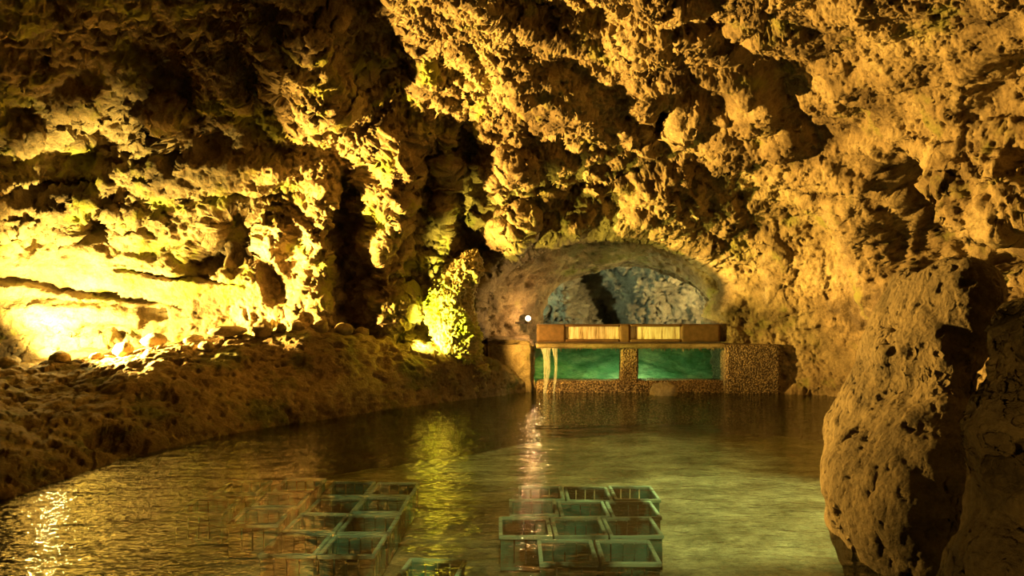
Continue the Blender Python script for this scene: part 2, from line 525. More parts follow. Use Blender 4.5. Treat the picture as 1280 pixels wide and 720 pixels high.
def arch_f(x, z):
    wob = 1.0
    aw = AW - np.where(x > AX, (0.22 + 0.16 * sstep(0.6, 0.76, z)) * sstep(1.75, 1.15, z), 0)
    up = np.sqrt(((x - AX) / aw) ** 2 + (np.maximum(z - AZ0, 0) / AHT) ** 2)
    return up * wob


xx, zz = P3[:, 0], P3[:, 2]
af = arch_f(xx, zz) + 0.05 * fbm(P3, 1.6, 3, 0.5, 131)
isback = (P3[:, 1] > 10.0) & (zz < 3.4)
roll = np.where(isback, np.clip(1 - (af - 0.95) / 0.22, 0, 1), 0)
P3[:, 1] += 0.75 * roll ** 2.2
cut_v = (isback & (af < 0.97))
P3g = P3.reshape(nv, nu, 3)
cutg = cut_v.reshape(nv, nu)
fcut = (cutg[:-1, :-1] | cutg[1:, :-1] | cutg[:-1, 1:] | cutg[1:, 1:]).ravel()
azf = (0.5 * (AZ[:-1, :-1] + AZ[:-1, 1:])).ravel(); elf = (0.5 * (EL[:-1, :-1] + EL[1:, :-1])).ravel()
ceil_m = elf > 0.66
regions = {
    'ceiling': ceil_m,
    'wall_left': (~ceil_m) & (azf > -1.75) & (azf <= -0.13),
    'wall_back': (~ceil_m) & (azf > -0.13) & (azf <= 0.62),
    'wall_right': (~ceil_m) & (azf > 0.62) & (azf <= 1.75),
    'wall_front': (~ceil_m) & (np.abs(azf) > 1.75),
}
for nm, msk in regions.items():
    o = grid_obj(nm, P3g, M_ROCK_L if nm == 'wall_left' else M_ROCK, msk & ~fcut, flip=True)
    tag(o, kind='structure')

# ------------------------------------------------------------------ generic rough lofts
def roughen(P, amp=1.0, seed=0, freq=1.0, wrap=False, detail=1.0):
    """P: grid (nv,nu,3). Rock-like relief along the surface normal."""
    a, b = P.shape[:2]
    Q = np.concatenate([P[:, -2:], P, P[:, :2]], 1) if wrap else P
    N = grid_normals(Q)
    if wrap: N = N[:, 2:-2]
    p = P.reshape(-1, 3); N = N.reshape(-1, 3)
    w = p + 0.12 / freq * np.stack([fbm(p, 2.5 * freq, 3, 0.5, seed + 1), fbm(p, 2.5 * freq, 3, 0.5, seed + 2), fbm(p, 2.5 * freq, 3, 0.5, seed + 3)], 1)
    f1, f2, r = voro(w, 2.4 * freq, seed + 4)
    g1, g2, q = voro(w, 7.0 * freq, seed + 5)
    hh = 0.16 * fbm(p, 1.1 * freq, 4, 0.5, seed + 6) + 0.09 * (np.sqrt(np.clip(1 - f1 * f1, 0, 1)) - .6) * (0.4 + r)
    hh += detail * (0.035 * (np.sqrt(np.clip(1 - g1 * g1, 0, 1)) - .6) * (0.4 + q) + 0.04 * fbm(p, 7 * freq, 4, 0.6, seed + 7))
    hh -= 0.09 * sstep(0.2, 0.42, fbm(w, 2.6 * freq, 3, 0.55, seed + 8))
    hh -= detail * 0.035 * sstep(0.15, 0.35, fbm(p, 12 * freq, 2, 0.6, seed + 9))
    return (p + N * (amp * hh / freq)[:, None]).reshape(a, b, 3)


# ------------------------------------------------------------------ tunnel behind the arch
nt_, na_ = 150, 420
th = np.linspace(0, 1, na_)


def ring(cx, hw, z0, ht, Y):
    out = np.zeros((na_, 3))
    # leg up, half ellipse, leg down
    L1 = z0 + 0.6; L2 = 2.6 * (hw + ht) / 2 * 1.2
    tot = 2 * L1 + L2
    s_ = th * tot
    for i, q in enumerate(s_):
        if q < L1: out[i] = (cx - hw, Y, -0.6 + q)
        elif q > L1 + L2: out[i] = (cx + hw, Y, z0 - (q - L1 - L2))
        else:
            t = math.pi * (q - L1) / L2
            out[i] = (cx - hw * math.cos(t), Y, z0 + ht * math.sin(t))
    return out


keys = [(1.54, 2.55, 1.12, 1.80, 12.75), (1.5, 2.12, 1.12, 1.38, 12.85), (1.51, 1.87, 1.12, 1.22, 13.0), (1.77, 1.66, 1.1, 1.02, 13.45),
        (1.995, 1.56, 1.1, 0.93, 13.9), (2.0, 1.55, 1.1, 0.92, 14.2), (2.02, 2.2, 1.1, 1.5, 14.7), (2.0, 3.2, 1.0, 2.4, 15.0)]
kk = catmull(keys, nt_)
TP = np.stack([ring(*k) for k in kk])
TP = roughen(TP, -0.9, 500, 1.0)
o = grid_obj('wall_tunnel', TP, M_ROCK)
tag(o, kind='structure')

# ------------------------------------------------------------------ chamber beyond
az2 = np.arange(-2.0, 2.0, 0.011); el2 = np.concatenate([np.arange(-0.45, 0.9, 0.011), np.arange(0.9, 1.57, 0.05), [1.5706]])
E2, A2 = np.meshgrid(el2, az2, indexing='ij')
D2 = np.stack([np.cos(E2) * np.sin(A2), np.cos(E2) * np.cos(A2), np.sin(E2)], 2)
C2 = np.array([1.8, 15.2, 1.0])
R2 = 3.6 + 0.5 * np.cos(A2 * 3) * 0
CPt = C2 + D2 * (np.array([1.15, 1.0, 0.85]) * 3.5)
fp = CPt.reshape(-1, 3)
dd = -D2.reshape(-1, 3)
hc = 0.7 * fbm(fp, 0.55, 3, 0.5, 610)
# a dark cleft between a grey buttress and the tan right half
xc = fp[:, 0] - (2.1 - 0.55 * (fp[:, 2] - 1.2) + 0.25 * fbm(fp, 1.2, 2, 0.5, 615))
hc -= 1.1 * np.exp(-(xc / 0.28) ** 2)
hc += 0.7 * np.exp(-((fp[:, 0] - 1.0) / 0.7) ** 2 - ((fp[:, 2] - 1.2) / 0.9) ** 2)
hc += 0.35 * np.exp(-((fp[:, 0] - 3.5) / 0.8) ** 2)
CPt = (fp + dd * hc[:, None]).reshape(CPt.shape)
CPt = roughen(CPt, -1.3, 620, 0.9, detail=2.2)
cf_ = CPt.reshape(-1, 3)
k1, k2, kr = voro(cf_ + 0.15 * np.stack([fbm(cf_, 2.0, 3, 0.5, 641), fbm(cf_, 2.0, 3, 0.5, 642), fbm(cf_, 2.0, 3, 0.5, 643)], 1), 2.6, 640)
kd = (C2 - cf_); kd /= np.linalg.norm(kd, axis=1, keepdims=True)
CPt = (cf_ + kd * (0.22 * (kr - 0.5) * sstep(0, .15, k2 - k1) - 0.12 * sstep(0.12, 0.0, k2 - k1))[:, None]).reshape(CPt.shape)
o = grid_obj('wall_chamber', CPt, M_CHAM, flip=True)
tag(o, kind='structure')

# ------------------------------------------------------------------ left bank
ns = 620
water_line = catmull([(-4.3, 0.5), (-4.1, 3.2), (-3.95, 5.2), (-3.88, 6.0), (-3.75, 6.8), (-3.6, 7.6), (-3.1, 8.7), (-2.35, 9.65), (-1.2, 10.95), (-0.4, 11.7), (0.25, 12.3)], ns)
rim = catmull([(-6.4, 0.5, .9), (-6.4, 4.0, .85), (-6.4, 6.8, .74), (-5.95, 9.2, .65), (-5.25, 9.7, .62), (-4.45, 10.05, .80), (-3.55, 10.45, .90), (-2.60, 10.8, .97), (-1.59, 11.3, .80), (-0.71, 11.75, .65), (0.05, 12.55, .22)], ns)
inner = catmull([(-7.6, 0.3, .8), (-7.8, 4, .8), (-8.0, 6.9, .74), (-7.7, 9.8, .66), (-7.0, 11.0, .64), (-5.8, 11.4, .80), (-4.3, 11.8, .90), (-3.0, 12.1, .95), (-2.0, 12.4, .82), (-1.0, 12.8, .70), (0.1, 13.2, .3)], ns)
prof = []
wl3 = np.concatenate([water_line, np.zeros((ns, 1))], 1)
out_dir = wl3[:, :2] - rim[:, :2]; out_dir /= np.linalg.norm(out_dir, axis=1, keepdims=True)
foot = wl3.copy(); foot[:, :2] += out_dir * 0.25; foot[:, 2] = -0.75
mid = 0.5 * (wl3 + rim); mid[:, :2] += out_dir * 0.14; mid[:, 2] = rim[:, 2] * 0.52
high = 0.2 * wl3 + 0.8 * rim; high[:, :2] += out_dir * 0.10; high[:, 2] = rim[:, 2] * 0.88
plat = rim * 0.72 + inner * 0.28; plat[:, 2] -= 0.05
rows = [foot, wl3, mid, high, rim, plat, inner]
stack = np.stack(rows)                                   # 7, ns, 3
nr = 230
BP = np.stack([catmull(stack[:, i], nr) for i in range(ns)], 1)
BP = roughen(BP, 0.85, 700, 1.0)
# the bank's broken lip: rubble relief grows along the rim
bf = BP.reshape(-1, 3)
rowt = np.repeat(np.linspace(0, 6, nr), ns)
lip = np.exp(-((rowt - 4.3) / 0.9) ** 2)
v1, v2, vr = voro(bf, 5.2, 733)
bf[:, 2] += lip * (0.10 * (np.sqrt(np.clip(1 - v1 * v1, 0, 1)) - 0.5) * (0.3 + vr * 1.3) + 0.06 * fbm(bf, 2.2, 3, 0.5, 735))
BP = bf.reshape(nr, ns, 3)
o = grid_obj('wall_ledge', BP, M_BANK)
tag(o, kind='structure')

# ------------------------------------------------------------------ pool bed and water
bx = np.arange(-6.0, 6.6, 0.035); by = np.arange(-4.0, 13.2, 0.035)
BX, BY = np.meshgrid(bx, by)
fb = np.stack([BX.ravel(), BY.ravel(), np.zeros(BX.size)], 1)
zb = -0.60 + 0.10 * fbm(fb, 0.5, 3, 0.5, 801) + 0.05 * fbm(fb, 2.0, 4, 0.55, 802) + 0.015 * fbm(fb, 11.0, 3, 0.6, 803)
zb += 0.12 * sstep(0.6, 2.6, fb[:, 0])
zb -= 0.15 * sstep(7.8, 11.5, fb[:, 1])
zb = np.minimum(zb, -0.3)
fb[:, 2] = zb
o = grid_obj('floor', fb.reshape(BX.shape + (3,)), M_SAND)
tag(o, kind='structure')

bm = bmesh.new()
vs = [bm.verts.new(p) for p in ((-6, -4, 0), (6.6, -4, 0), (6.6, 12.42, 0), (-6, 12.42, 0))]
bm.faces.new(vs)
o = bm_obj('water', bm, M_WATER); tag(o, kind='structure')
# the raised basin behind the weir: a body of green water up to the lintel, over a sandy bank
bm = bmesh.new()
vs = [bm.verts.new(p) for p in ((-0.9, 12.38, 0.05), (4.4, 12.38, 0.05), (4.4, 12.38, 0.66), (-0.9, 12.38, 0.66), (4.4, 15.2, 0.66), (-0.9, 15.2, 0.66))]
bm.faces.new(vs[:4]); bm.faces.new((vs[3], vs[2], vs[4], vs[5]))
o = bm_obj('water_beyond', bm, M_WATER2); tag(o, kind='structure')
bx = np.arange(-1.6, 5.2, 0.03); by = np.arange(12.5, 15.9, 0.03)
BX, BY = np.meshgrid(bx, by)
fb = np.stack([BX.ravel(), BY.ravel(), np.zeros(BX.size)], 1)
fb[:, 2] = 0.03 + 0.60 * sstep(12.6, 15.0, fb[:, 1] + 0.35 * fbm(fb, 0.8, 3, 0.5, 813)) + 0.12 * fbm(fb, 1.3, 4, 0.55, 811) + 0.03 * fbm(fb, 6, 3, 0.5, 812)
M_BED2 = rock_mat('green_pool_bed', (0.10, 0.30, 0.15), (0.26, 0.46, 0.28), (0.66, 0.76, 0.50), scale=1.2, wet=0, bump=0.3, alb=1)
o = grid_obj('floor_beyond', fb.reshape(BX.shape + (3,)), M_BED2)
tag(o, kind='structure')

# ------------------------------------------------------------------ weir with two openings
k = 12.3 / F


def X(px): return (px - 640) * k


def Z(py): return H + (360 - py) * k


def rough_box(lo, hi, step=0.022, amp=0.012, seed=0, bev=0.05):
    """a box with worn edges and a lumpy skin, as one bmesh"""
    lo = np.array(lo, float); hi = np.array(hi, float)
    bm = bmesh.new()
    bmesh.ops.create_cube(bm, size=1)
    for v in bm.verts:
        v.co = Vector([(lo[i] if v.co[i] < 0 else hi[i]) for i in range(3)])
    bmesh.ops.bevel(bm, geom=list(bm.edges), offset=bev, segments=3, affect='EDGES')
    for axis in range(3):
        nseg = int((hi[axis] - lo[axis]) / step)
        for q in range(1, nseg):
            co = [0, 0, 0]; no = [0, 0, 0]
            co[axis] = lo[axis] + (hi[axis] - lo[axis]) * q / nseg; no[axis] = 1
            bmesh.ops.bisect_plane(bm, geom=list(bm.verts) + list(bm.edges) + list(bm.faces), plane_co=co, plane_no=no)
    bm.normal_update()
    p = np.array([v.co[:] for v in bm.verts]); nn = np.array([v.normal[:] for v in bm.verts])
    hh = amp * (2.0 * fbm(p, 2.5, 3, 0.5, seed) + 0.9 * fbm(p, 14, 3, 0.6, seed + 3))
    p = p + nn * hh[:, None]
    for v, c in zip(bm.verts, p): v.co = c
    return bm


weir = empty('weir', (X(780), 12.3, 0))
tag(weir, 'pebbled concrete weir with two wide openings onto green water', 'weir')


def local(o, parent):
    o.parent = parent
    o.matrix_parent_inverse = Matrix.Translation(-Vector(parent.location))
    return o


local(bm_obj('sill', rough_box((X(670), 12.18, -0.5), (X(912), 12.55, Z(475)), 0.05, 0.018, 11, 0.03), M_PEB, None, True), weir)
local(bm_obj('pillar', rough_box((X(776), 12.20, Z(480)), (X(797), 12.52, Z(433)), 0.03, 0.012, 12, 0.02), M_PEB, None, True), weir)
local(bm_obj('side_block', rough_box((X(902), 12.05, -0.5), (X(970), 12.9, Z(430)), 0.05, 0.014, 13, 0.03), M_PEB_D, None, True), weir)
local(bm_obj('lintel', rough_box((X(670), 12.14, Z(434.6)), (X(906), 12.75, Z(429.5)), 0.05, 0.006, 14, 0.012), M_STONE, None, True), weir)
# lime drips hanging from the lintel
bm = bmesh.new()
for i in range(120):
    px = random.uniform(674, 900)
    if 774 < px < 799: continue
    L = random.uniform(0.01, 0.05) * (1.4 if random.random() < .2 else 1)
    r = random.uniform(0.006, 0.014)
    mt = Matrix.Translation((X(px), 12.16 + random.uniform(0, .04), Z(434.2) - L / 2)) @ Matrix.Rotation(math.pi, 4, 'X')
    bmesh.ops.create_cone(bm, cap_ends=True, segments=7, radius1=r, radius2=r * 0.15, depth=L, matrix=mt)
drip = bm_obj('lime_drips', bm, M_STONE, None, True)
tag(drip, 'pale lime drips under the lintel', kind='stuff')
local(drip, weir)

# plinth of render-covered rock left of the openings
ab = rough_box((X(604), 12.25, -0.5), (X(668), 13.7, Z(426)), 0.035, 0.035, 21, 0.07)
o = bm_obj('plinth', ab, M_ROCK, None, True)
tag(o, 'rough tan rendered rock plinth left of the green openings, under the small lamp', 'plinth')

# ------------------------------------------------------------------ parapet of the footbridge
def calcite_mat():
    m, nt, out = new_mat('lime_streaked_panel')
    L = nt.links
    tc = N_(nt, 'ShaderNodeTexCoord'); mp = N_(nt, 'ShaderNodeMapping'); mp.inputs['Scale'].default_value = (9, 9, 0.9)
    L.new(tc.outputs['Object'], mp.inputs['Vector'])
    n = N_(nt, 'ShaderNodeTexNoise', Scale=2.2, Detail=6.0, Roughness=0.65); L.new(mp.outputs[0], n.inputs['Vector'])
    c = ramp(nt, n.outputs['Fac'], [(0.33, (0.16, 0.09, 0.04)), (0.45, (0.70, 0.58, 0.40)), (0.56, (0.93, 0.88, 0.74))])
    p = N_(nt, 'ShaderNodeBsdfPrincipled', Roughness=0.6); L.new(c, p.inputs['Base Color'])
    b = N_(nt, 'ShaderNodeBump', Strength=0.5, Distance=0.02); L.new(n.outputs['Fac'], b.inputs['Height']); L.new(b.outputs[0], p.inputs['Normal'])
    L.new(p.outputs[0], out.inputs['Surface'])
    return m


M_CALC = calcite_mat()
M_BROWN = plain_mat('brown_render', (0.15, 0.082, 0.036), 0.75)
par = empty('parapet', (X(780), 12.5, Z(430)))
tag(par, 'brown bridge parapet with two white streaked panels, on top of the weir', 'parapet')
kp = 12.45 / F
pxx = lambda px: (px - 640) * kp
pzz = lambda py: H + (360 - py) * kp
ptop, pbot = pzz(405.5), Z(429.5) + 0.014
for a_, b_ in ((671, 707), (774, 788), (851, 900)):
    local(bm_obj('post', rough_box((pxx(a_), 12.42, pbot), (pxx(b_), 12.60, ptop), 0.04, 0.005, int(a_), 0.012), M_BROWN, None, True), par)
for a_, b_ in ((706, 775), (787, 852)):
    local(bm_obj('panel', rough_box((pxx(a_), 12.47, pbot + .03), (pxx(b_), 12.55, ptop - .02), 0.03, 0.006, int(a_) + 3, 0.008), M_CALC, None, True), par)
    local(bm_obj('top_rail', rough_box((pxx(a_), 12.42, ptop - .035), (pxx(b_), 12.60, ptop), 0.04, 0.004, int(a_) + 5, 0.008), M_BROWN, None, True), par)
    local(bm_obj('bottom_rail', rough_box((pxx(a_), 12.42, pbot), (pxx(b_), 12.60, pbot + .045), 0.04, 0.004, int(a_) + 6, 0.008), M_BROWN, None, True), par)

# ------------------------------------------------------------------ two threads of falling water
mw, ntw, outw = new_mat('falling_water')
pw = N_(ntw, 'ShaderNodeBsdfPrincipled', Roughness=0.25); pw.inputs['Base Color'].default_value = (0.85, 0.86, 0.78, 1)
tw = N_(ntw, 'ShaderNodeBsdfTransparent')
tcw = N_(ntw, 'ShaderNodeTexCoord'); mpw = N_(ntw, 'ShaderNodeMapping'); mpw.inputs['Scale'].default_value = (30, 30, 2)
nw = N_(ntw, 'ShaderNodeTexNoise', Scale=3.0, Detail=4.0); ntw.links.new(tcw.outputs['Object'], mpw.inputs[0]); ntw.links.new(mpw.outputs[0], nw.inputs['Vector'])
rw = ramp(ntw, nw.outputs['Fac'], [(0.35, (0.08, 0.08, 0.08)), (0.62, (0.42, 0.42, 0.42))])
mxw = N_(ntw, 'ShaderNodeMixShader'); ntw.links.new(rw, mxw.inputs[0]); ntw.links.new(tw.outputs[0], mxw.inputs[1]); ntw.links.new(pw.outputs[0], mxw.inputs[2])
ntw.links.new(mxw.outputs[0], outw.inputs['Surface'])


def stream(px, r_top, r_bot, lab):
    nz, na = 26, 14
    P = np.zeros((nz, na, 3))
    for i in range(nz):
        t = i / (nz - 1)
        z = Z(434) + (0.0 - Z(434)) * t
        r = (r_top * (1 - t) ** 1.5 + r_bot * (1 - (1 - t) ** 1.5)) * (1 + 0.15 * math.sin(9 * t + px))
        for j in range(na):
            a = 2 * math.pi * j / na
            P[i, j] = (X(px) + 0.02 * math.sin(4 * t) + r * math.cos(a), 12.10 + 0.4 * r * math.sin(a), z)
    o = grid_obj('water_stream', P, mw, wrap=True)
    tag(o, lab, 'stream', 'threads of water falling from the lintel')


stream(681.5, 0.075, 0.028, 'wider white thread of water falling at the far left of the green openings')
stream(692.5, 0.035, 0.016, 'thinner white thread of water just right of the wider one, before green opening')

# ------------------------------------------------------------------ boulders at the right
def boulder(name, secs, label, seed, amp=1.0, nz=260, na=420, freq=1.2):
    """secs: (z, cx, cy, rx, ry) from the foot upwards"""
    S = catmull(secs, nz)
    a = np.linspace(0, 2 * math.pi, na, endpoint=False)
    P = np.stack([S[:, 1:2] + S[:, 3:4] * np.cos(a), S[:, 2:3] + S[:, 4:5] * np.sin(a), np.repeat(S[:, 0:1], na, 1)], 2)
    P = roughen(P, amp, seed, freq, wrap=True, detail=0.55)
    P = roughen(P, amp * 0.8, seed + 20, freq * 0.6, wrap=True, detail=0.0)
    o = grid_obj(name, P, M_BOULD, wrap=True)
    return tag(o, label, 'boulder')


def sec(Y, py, pl, pr, ry, dy=0):
    kk_ = Y / F
    z = H + (360 - py) * kk_
    xl, xr = (pl - 640) * kk_, (pr - 640) * kk_
    return (z, (xl + xr) / 2, Y + dy, (xr - xl) / 2, ry)


boulder('boulder', [sec(4.8, 840, 1110, 1250, .76, 0), sec(4.8, 770, 1100, 1250, .76, 0), sec(4.8, 720, 1080, 1225, .76, 0), sec(4.8, 670, 1054, 1212, .76, 0), sec(4.8, 620, 1040, 1205, .74, 0), sec(4.8, 570, 1056, 1200, .68, .06),
                    sec(4.8, 520, 1096, 1205, .6, .15), sec(4.8, 475, 1130, 1215, .5, .25), sec(4.8, 420, 1146, 1240, .5, .3), sec(4.8, 370, 1158, 1260, .5, .35),
                    sec(4.8, 340, 1172, 1250, .4, .4), sec(4.8, 330, 1195, 1225, .08, .4), sec(4.8, 329, 1208, 1212, .02, .4)],
        'tall brown boulder rising out of the water at the pool edge, rounded foot', 900, 0.9)
boulder('boulder', [sec(3.25, 820, 1198, 1480, .36, 0), sec(3.25, 720, 1200, 1470, .36, 0), sec(3.25, 690, 1202, 1470, .36, 0), sec(3.25, 650, 1222, 1470, .36, 0), sec(3.25, 605, 1218, 1470, .36, 0), sec(3.25, 550, 1198, 1470, .36, 0),
                    sec(3.25, 510, 1205, 1470, .36, 0), sec(3.25, 470, 1230, 1470, .36, 0), sec(3.25, 430, 1244, 1460, .36, 0), sec(3.25, 395, 1270, 1450, .4), sec(3.25, 378, 1308, 1430, .18), sec(3.25, 376, 1338, 1400, .02)],
        'dark pitted boulder in the lower right corner, right of the cleft', 950, 1.0)

# ------------------------------------------------------------------ mossy outcrop by the arch
def outcrop():
    Y = 11.55
    kk_ = Y / F
    raw = [(500, 580, 600), (470, 575, 602), (450, 562, 598), (435, 545, 596), (415, 536, 596), (395, 532, 594), (370, 533, 588), (350, 545, 596), (335, 560, 600), (322, 578, 598), (314, 586, 594), (312, 589, 591)]
    secs = [(H + (360 - py) * kk_, ((a + b) / 2 - 640) * kk_, Y + 0.15 + 0.1 * (i / 11), (b - a) / 2 * kk_, 0.30 * min(1, (b - a) / 50)) for i, (py, a, b) in enumerate(raw)]
    S = catmull(secs, 240)
    a = np.linspace(0, 2 * math.pi, 300, endpoint=False)
    P = np.stack([S[:, 1:2] + S[:, 3:4] * np.cos(a), S[:, 2:3] + S[:, 4:5] * np.sin(a), np.repeat(S[:, 0:1], 300, 1)], 2)
    P = roughen(P, 2.6, 970, 2.6, wrap=True, detail=2.2)
    o = grid_obj('mossy_outcrop', P, M_MOSSY, wrap=True)
    tag(o, 'bright yellow-green mossy rock outcrop left of the arch', 'rock')


outcrop()

# ------------------------------------------------------------------ loose stones
def stone_mesh(seed, n1=18, n2=26):
    u = np.linspace(-math.pi / 2, math.pi / 2, n1); w = np.linspace(0, 2 * math.pi, n2, endpoint=False)
    U, W = np.meshgrid(u, w, indexing='ij')
    P = np.stack([np.cos(U) * np.cos(W), np.cos(U) * np.sin(W), np.sin(U)], 2)
    p = P.reshape(-1, 3)
    f1, f2, r = voro(p, 1.3, seed)
    p = p * (1 + 0.35 * fbm(p + seed, 1.1, 3, 0.5, seed) + 0.25 * (0.6 - f1))[:, None]
    return p.reshape(P.shape)


def stone(loc, size, seed, label, group, squash=(1, 1, .7), name='stone'):
    P = stone_mesh(seed) * np.array(squash) * size
    rz = random.uniform(0, 6.28)
    o = grid_obj(name, P, M_STONE, wrap=True)
    o.location = loc; o.rotation_euler = (0, 0, rz)
    tag(o, label, 'stone', group)
    return o


dg = bpy.context.evaluated_depsgraph_get()
from mathutils.bvhtree import BVHTree
bank = bpy.data.objects['wall_ledge']
bvh = BVHTree.FromObject(bank, dg)


def drop(x, y):
    h_ = bvh.ray_cast(Vector((x, y, 2.2)), Vector((0, 0, -1)))
    return h_[0].z if h_[0] else 0.9


stones = [  # pixel on the rim, distance, radius, label
    (12, 440, 9.6, .10, 'pale stone at the far left end of the glowing ledge'),
    (75, 434, 9.8, .13, 'brightest whitish stone on the glowing left ledge, beside the lamp'),
    (120, 442, 9.9, .08, 'small pale stone right of the brightest stone on the ledge'),
    (155, 428, 10.1, .13, 'rounded cream stone at the right end of the glowing ledge'),
    (192, 424, 10.25, .14, 'large cream stone with a dark hollow, right of the rounded cream stone'),
    (242, 424, 10.4, .15, 'dark rounded stone behind the sloping pale slab on the ledge'),
    (258, 446, 10.0, .10, 'small olive stone in front of the dark rounded stone'),
    (285, 432, 10.4, .16, 'long pale slab lying slanted on the ledge rim'),
    (328, 421, 10.5, .13, 'square cream block on the ledge rim, lit from the left'),
    (352, 424, 10.6, .07, 'little lit stone just right of the square cream block'),
    (372, 424, 10.7, .09, 'small upright lit stone in the middle of the ledge rim'),
    (402, 424, 10.8, .10, 'flat brown stone right of the small upright stone'),
    (430, 432, 11.0, .13, 'tan boulder-like stone near the dark end of the ledge rim'),
    (452, 436, 11.2, .10, 'last lit stone at the dark end of the ledge rim'),
]
for i, (px, py, Y, r, lab) in enumerate(stones):
    p = at(px, py, Y)
    sq = (1.5, .7, .45) if 'slab' in lab else ((1, .9, .95) if 'block' in lab or 'upright' in lab else (1.1, .9, .75))
    stone((p[0], Y, drop(p[0], Y) + r * sq[2] * .6), r, 1100 + i, lab, 'loose stones along the ledge rim', sq)
stone((at(830, 489, 11.9)[0], 11.9, 0.04), .17, 1160, 'tan stone standing in the water before the weir pillar', None, (1.15, .8, .9))

# ------------------------------------------------------------------ crates on the pool bed
def crate_mat(name, col, silt_lo, silt_hi):
    m, nt, out = new_mat(name)
    tc = N_(nt, 'ShaderNodeTexCoord'); oi = N_(nt, 'ShaderNodeObjectInfo')
    ad = N_(nt, 'ShaderNodeVectorMath', operation='ADD'); nt.links.new(tc.outputs['Object'], ad.inputs[0]); nt.links.new(oi.outputs['Location'], ad.inputs[1])
    n = N_(nt, 'ShaderNodeTexNoise', Scale=2.6, Detail=5.0); nt.links.new(ad.outputs[0], n.inputs['Vector'])
    f = ramp(nt, n.outputs['Fac'], [(silt_lo, (0, 0, 0)), (silt_hi, (1, 1, 1))])
    bw = N_(nt, 'ShaderNodeRGBToBW'); nt.links.new(f, bw.inputs[0])
    c = mixc(nt, bw.outputs[0], (0.075, 0.052, 0.024), col)
    p = N_(nt, 'ShaderNodeBsdfPrincipled', Roughness=0.55); nt.links.new(c, p.inputs['Base Color'])
    nt.links.new(p.outputs[0], out.inputs['Surface'])
    return m


M_CRATE = crate_mat('silted_teal_plastic', (0.14, 0.44, 0.40), 0.44, 0.60)
M_CRATE_P = crate_mat('pale_teal_plastic', (0.60, 0.88, 0.80), 0.38, 0.52)
M_DARK = plain_mat('shaded_crate_floor', (0.05, 0.04, 0.025), 0.9)  # near-black colour stands in for the shade inside the crates


def crate_parts(w, d, hgt):
    t = 0.016
    walls = bmesh.new()
    # four sides: posts, top and bottom rails and upright slats with gaps between them
    for sx in (-1, 1):
        for sy in (-1, 1):
            add_box(walls, (sx * w / 2 - (t * 1.5 if sx > 0 else 0), sy * d / 2 - (t * 1.5 if sy > 0 else 0), 0),
                    (sx * w / 2 + (t * 1.5 if sx < 0 else 0), sy * d / 2 + (t * 1.5 if sy < 0 else 0), hgt - .02))
    for sy in (-1, 1):
        y0 = sy * d / 2 - (t if sy > 0 else 0)
        add_box(walls, (-w / 2, y0, 0), (w / 2, y0 + t, .05))
        for q in range(4):
            x0 = -w / 2 + t + (w - 2 * t) * (q + .06) / 4
            add_box(walls, (x0, y0 + .002, .04), (x0 + (w - 2 * t) * .88 / 4, y0 + t - .002, hgt - .02))
    for sx in (-1, 1):
        x0 = sx * w / 2 - (t if sx > 0 else 0)
        add_box(walls, (x0, -d / 2, 0), (x0 + t, d / 2, .05))
        for q in range(5):
            y0 = -d / 2 + t + (d - 2 * t) * (q + .06) / 5
            add_box(walls, (x0 + .002, y0, .04), (x0 + t - .002, y0 + (d - 2 * t) * .88 / 5, hgt - .02))
    rimb = bmesh.new()
    for sy in (-1, 1):
        add_box(rimb, (-w / 2 - .008, sy * d / 2 - .014, hgt - .03), (w / 2 + .008, sy * d / 2 + .014, hgt), .004)
    for sx in (-1, 1):
        add_box(rimb, (sx * w / 2 - .014, -d / 2 - .008, hgt - .03), (sx * w / 2 + .014, d / 2 + .008, hgt), .004)
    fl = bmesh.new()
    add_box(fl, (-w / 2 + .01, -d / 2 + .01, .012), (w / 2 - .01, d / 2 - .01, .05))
    return walls, rimb, fl


CW, CD, CH = 0.385, 0.485, 0.27
wb, rb, fb_ = crate_parts(CW, CD, CH)
proto = empty('crate', (0, 0, 0))
cw = bm_obj('side_walls', wb, M_CRATE, proto); cr_ = bm_obj('rim', rb, M_CRATE_P, proto); cf = bm_obj('crate_floor', fb_, M_DARK, proto)
crates = []
row_words = ['front row', 'second row', 'third row', 'back row']
for r_ in range(4):
    for c_ in range(2):
        crates.append((-1.60 + 0.425 * c_ + 0.02 * r_, 5.92 + 0.535 * r_, -0.03,
                       'sunken teal crate in the %s of the left block, %s column' % (row_words[r_], ['inner left', 'right-hand edge'][c_])))
for r_ in range(3):
    crates.append((-2.10 + 0.02 * r_, 6.66 + 0.54 * r_, 0.03,
                   'sunken crate in the middle-left column of the left block, %s' % ['pale blue front side showing', 'second from its front', 'at its back end'][r_]))
crates.append((-2.66, 6.98, 0.02, 'leftmost sunken crate, pale slatted front side facing the viewer'))
crates.append((-2.58, 7.66, 0.02, 'sunken crate behind the leftmost one, at the back left corner of its block'))
rw_ = ['back row', 'second row from the back', 'third row from the back']
for r_, yy in enumerate((7.40, 6.885, 6.36)):
    for c_ in range(3):
        crates.append((0.27 - 0.085 * r_ + 0.43 * c_, yy, 0.01 * r_,
                       'sunken crate in the right block, %s, %s column' % (rw_[r_], ['left', 'middle', 'right'][c_])))
crates.append((0.40, 5.78, 0.0, 'sunken crate at the front of the right block, beside the teal edged one'))
crates.append((0.83, 5.76, 0.0, 'front crate of the right block at its outer corner, teal edge by the sand'))
crates.append((-0.55, 5.36, -0.12, 'single sunken crate nearest the viewer between the two blocks'))
bedo = bpy.data.objects['floor']


def bed_z(x, y):
    i = np.argmin((BEDX - x) ** 2 + (BEDY - y) ** 2)
    return BEDZ[i]


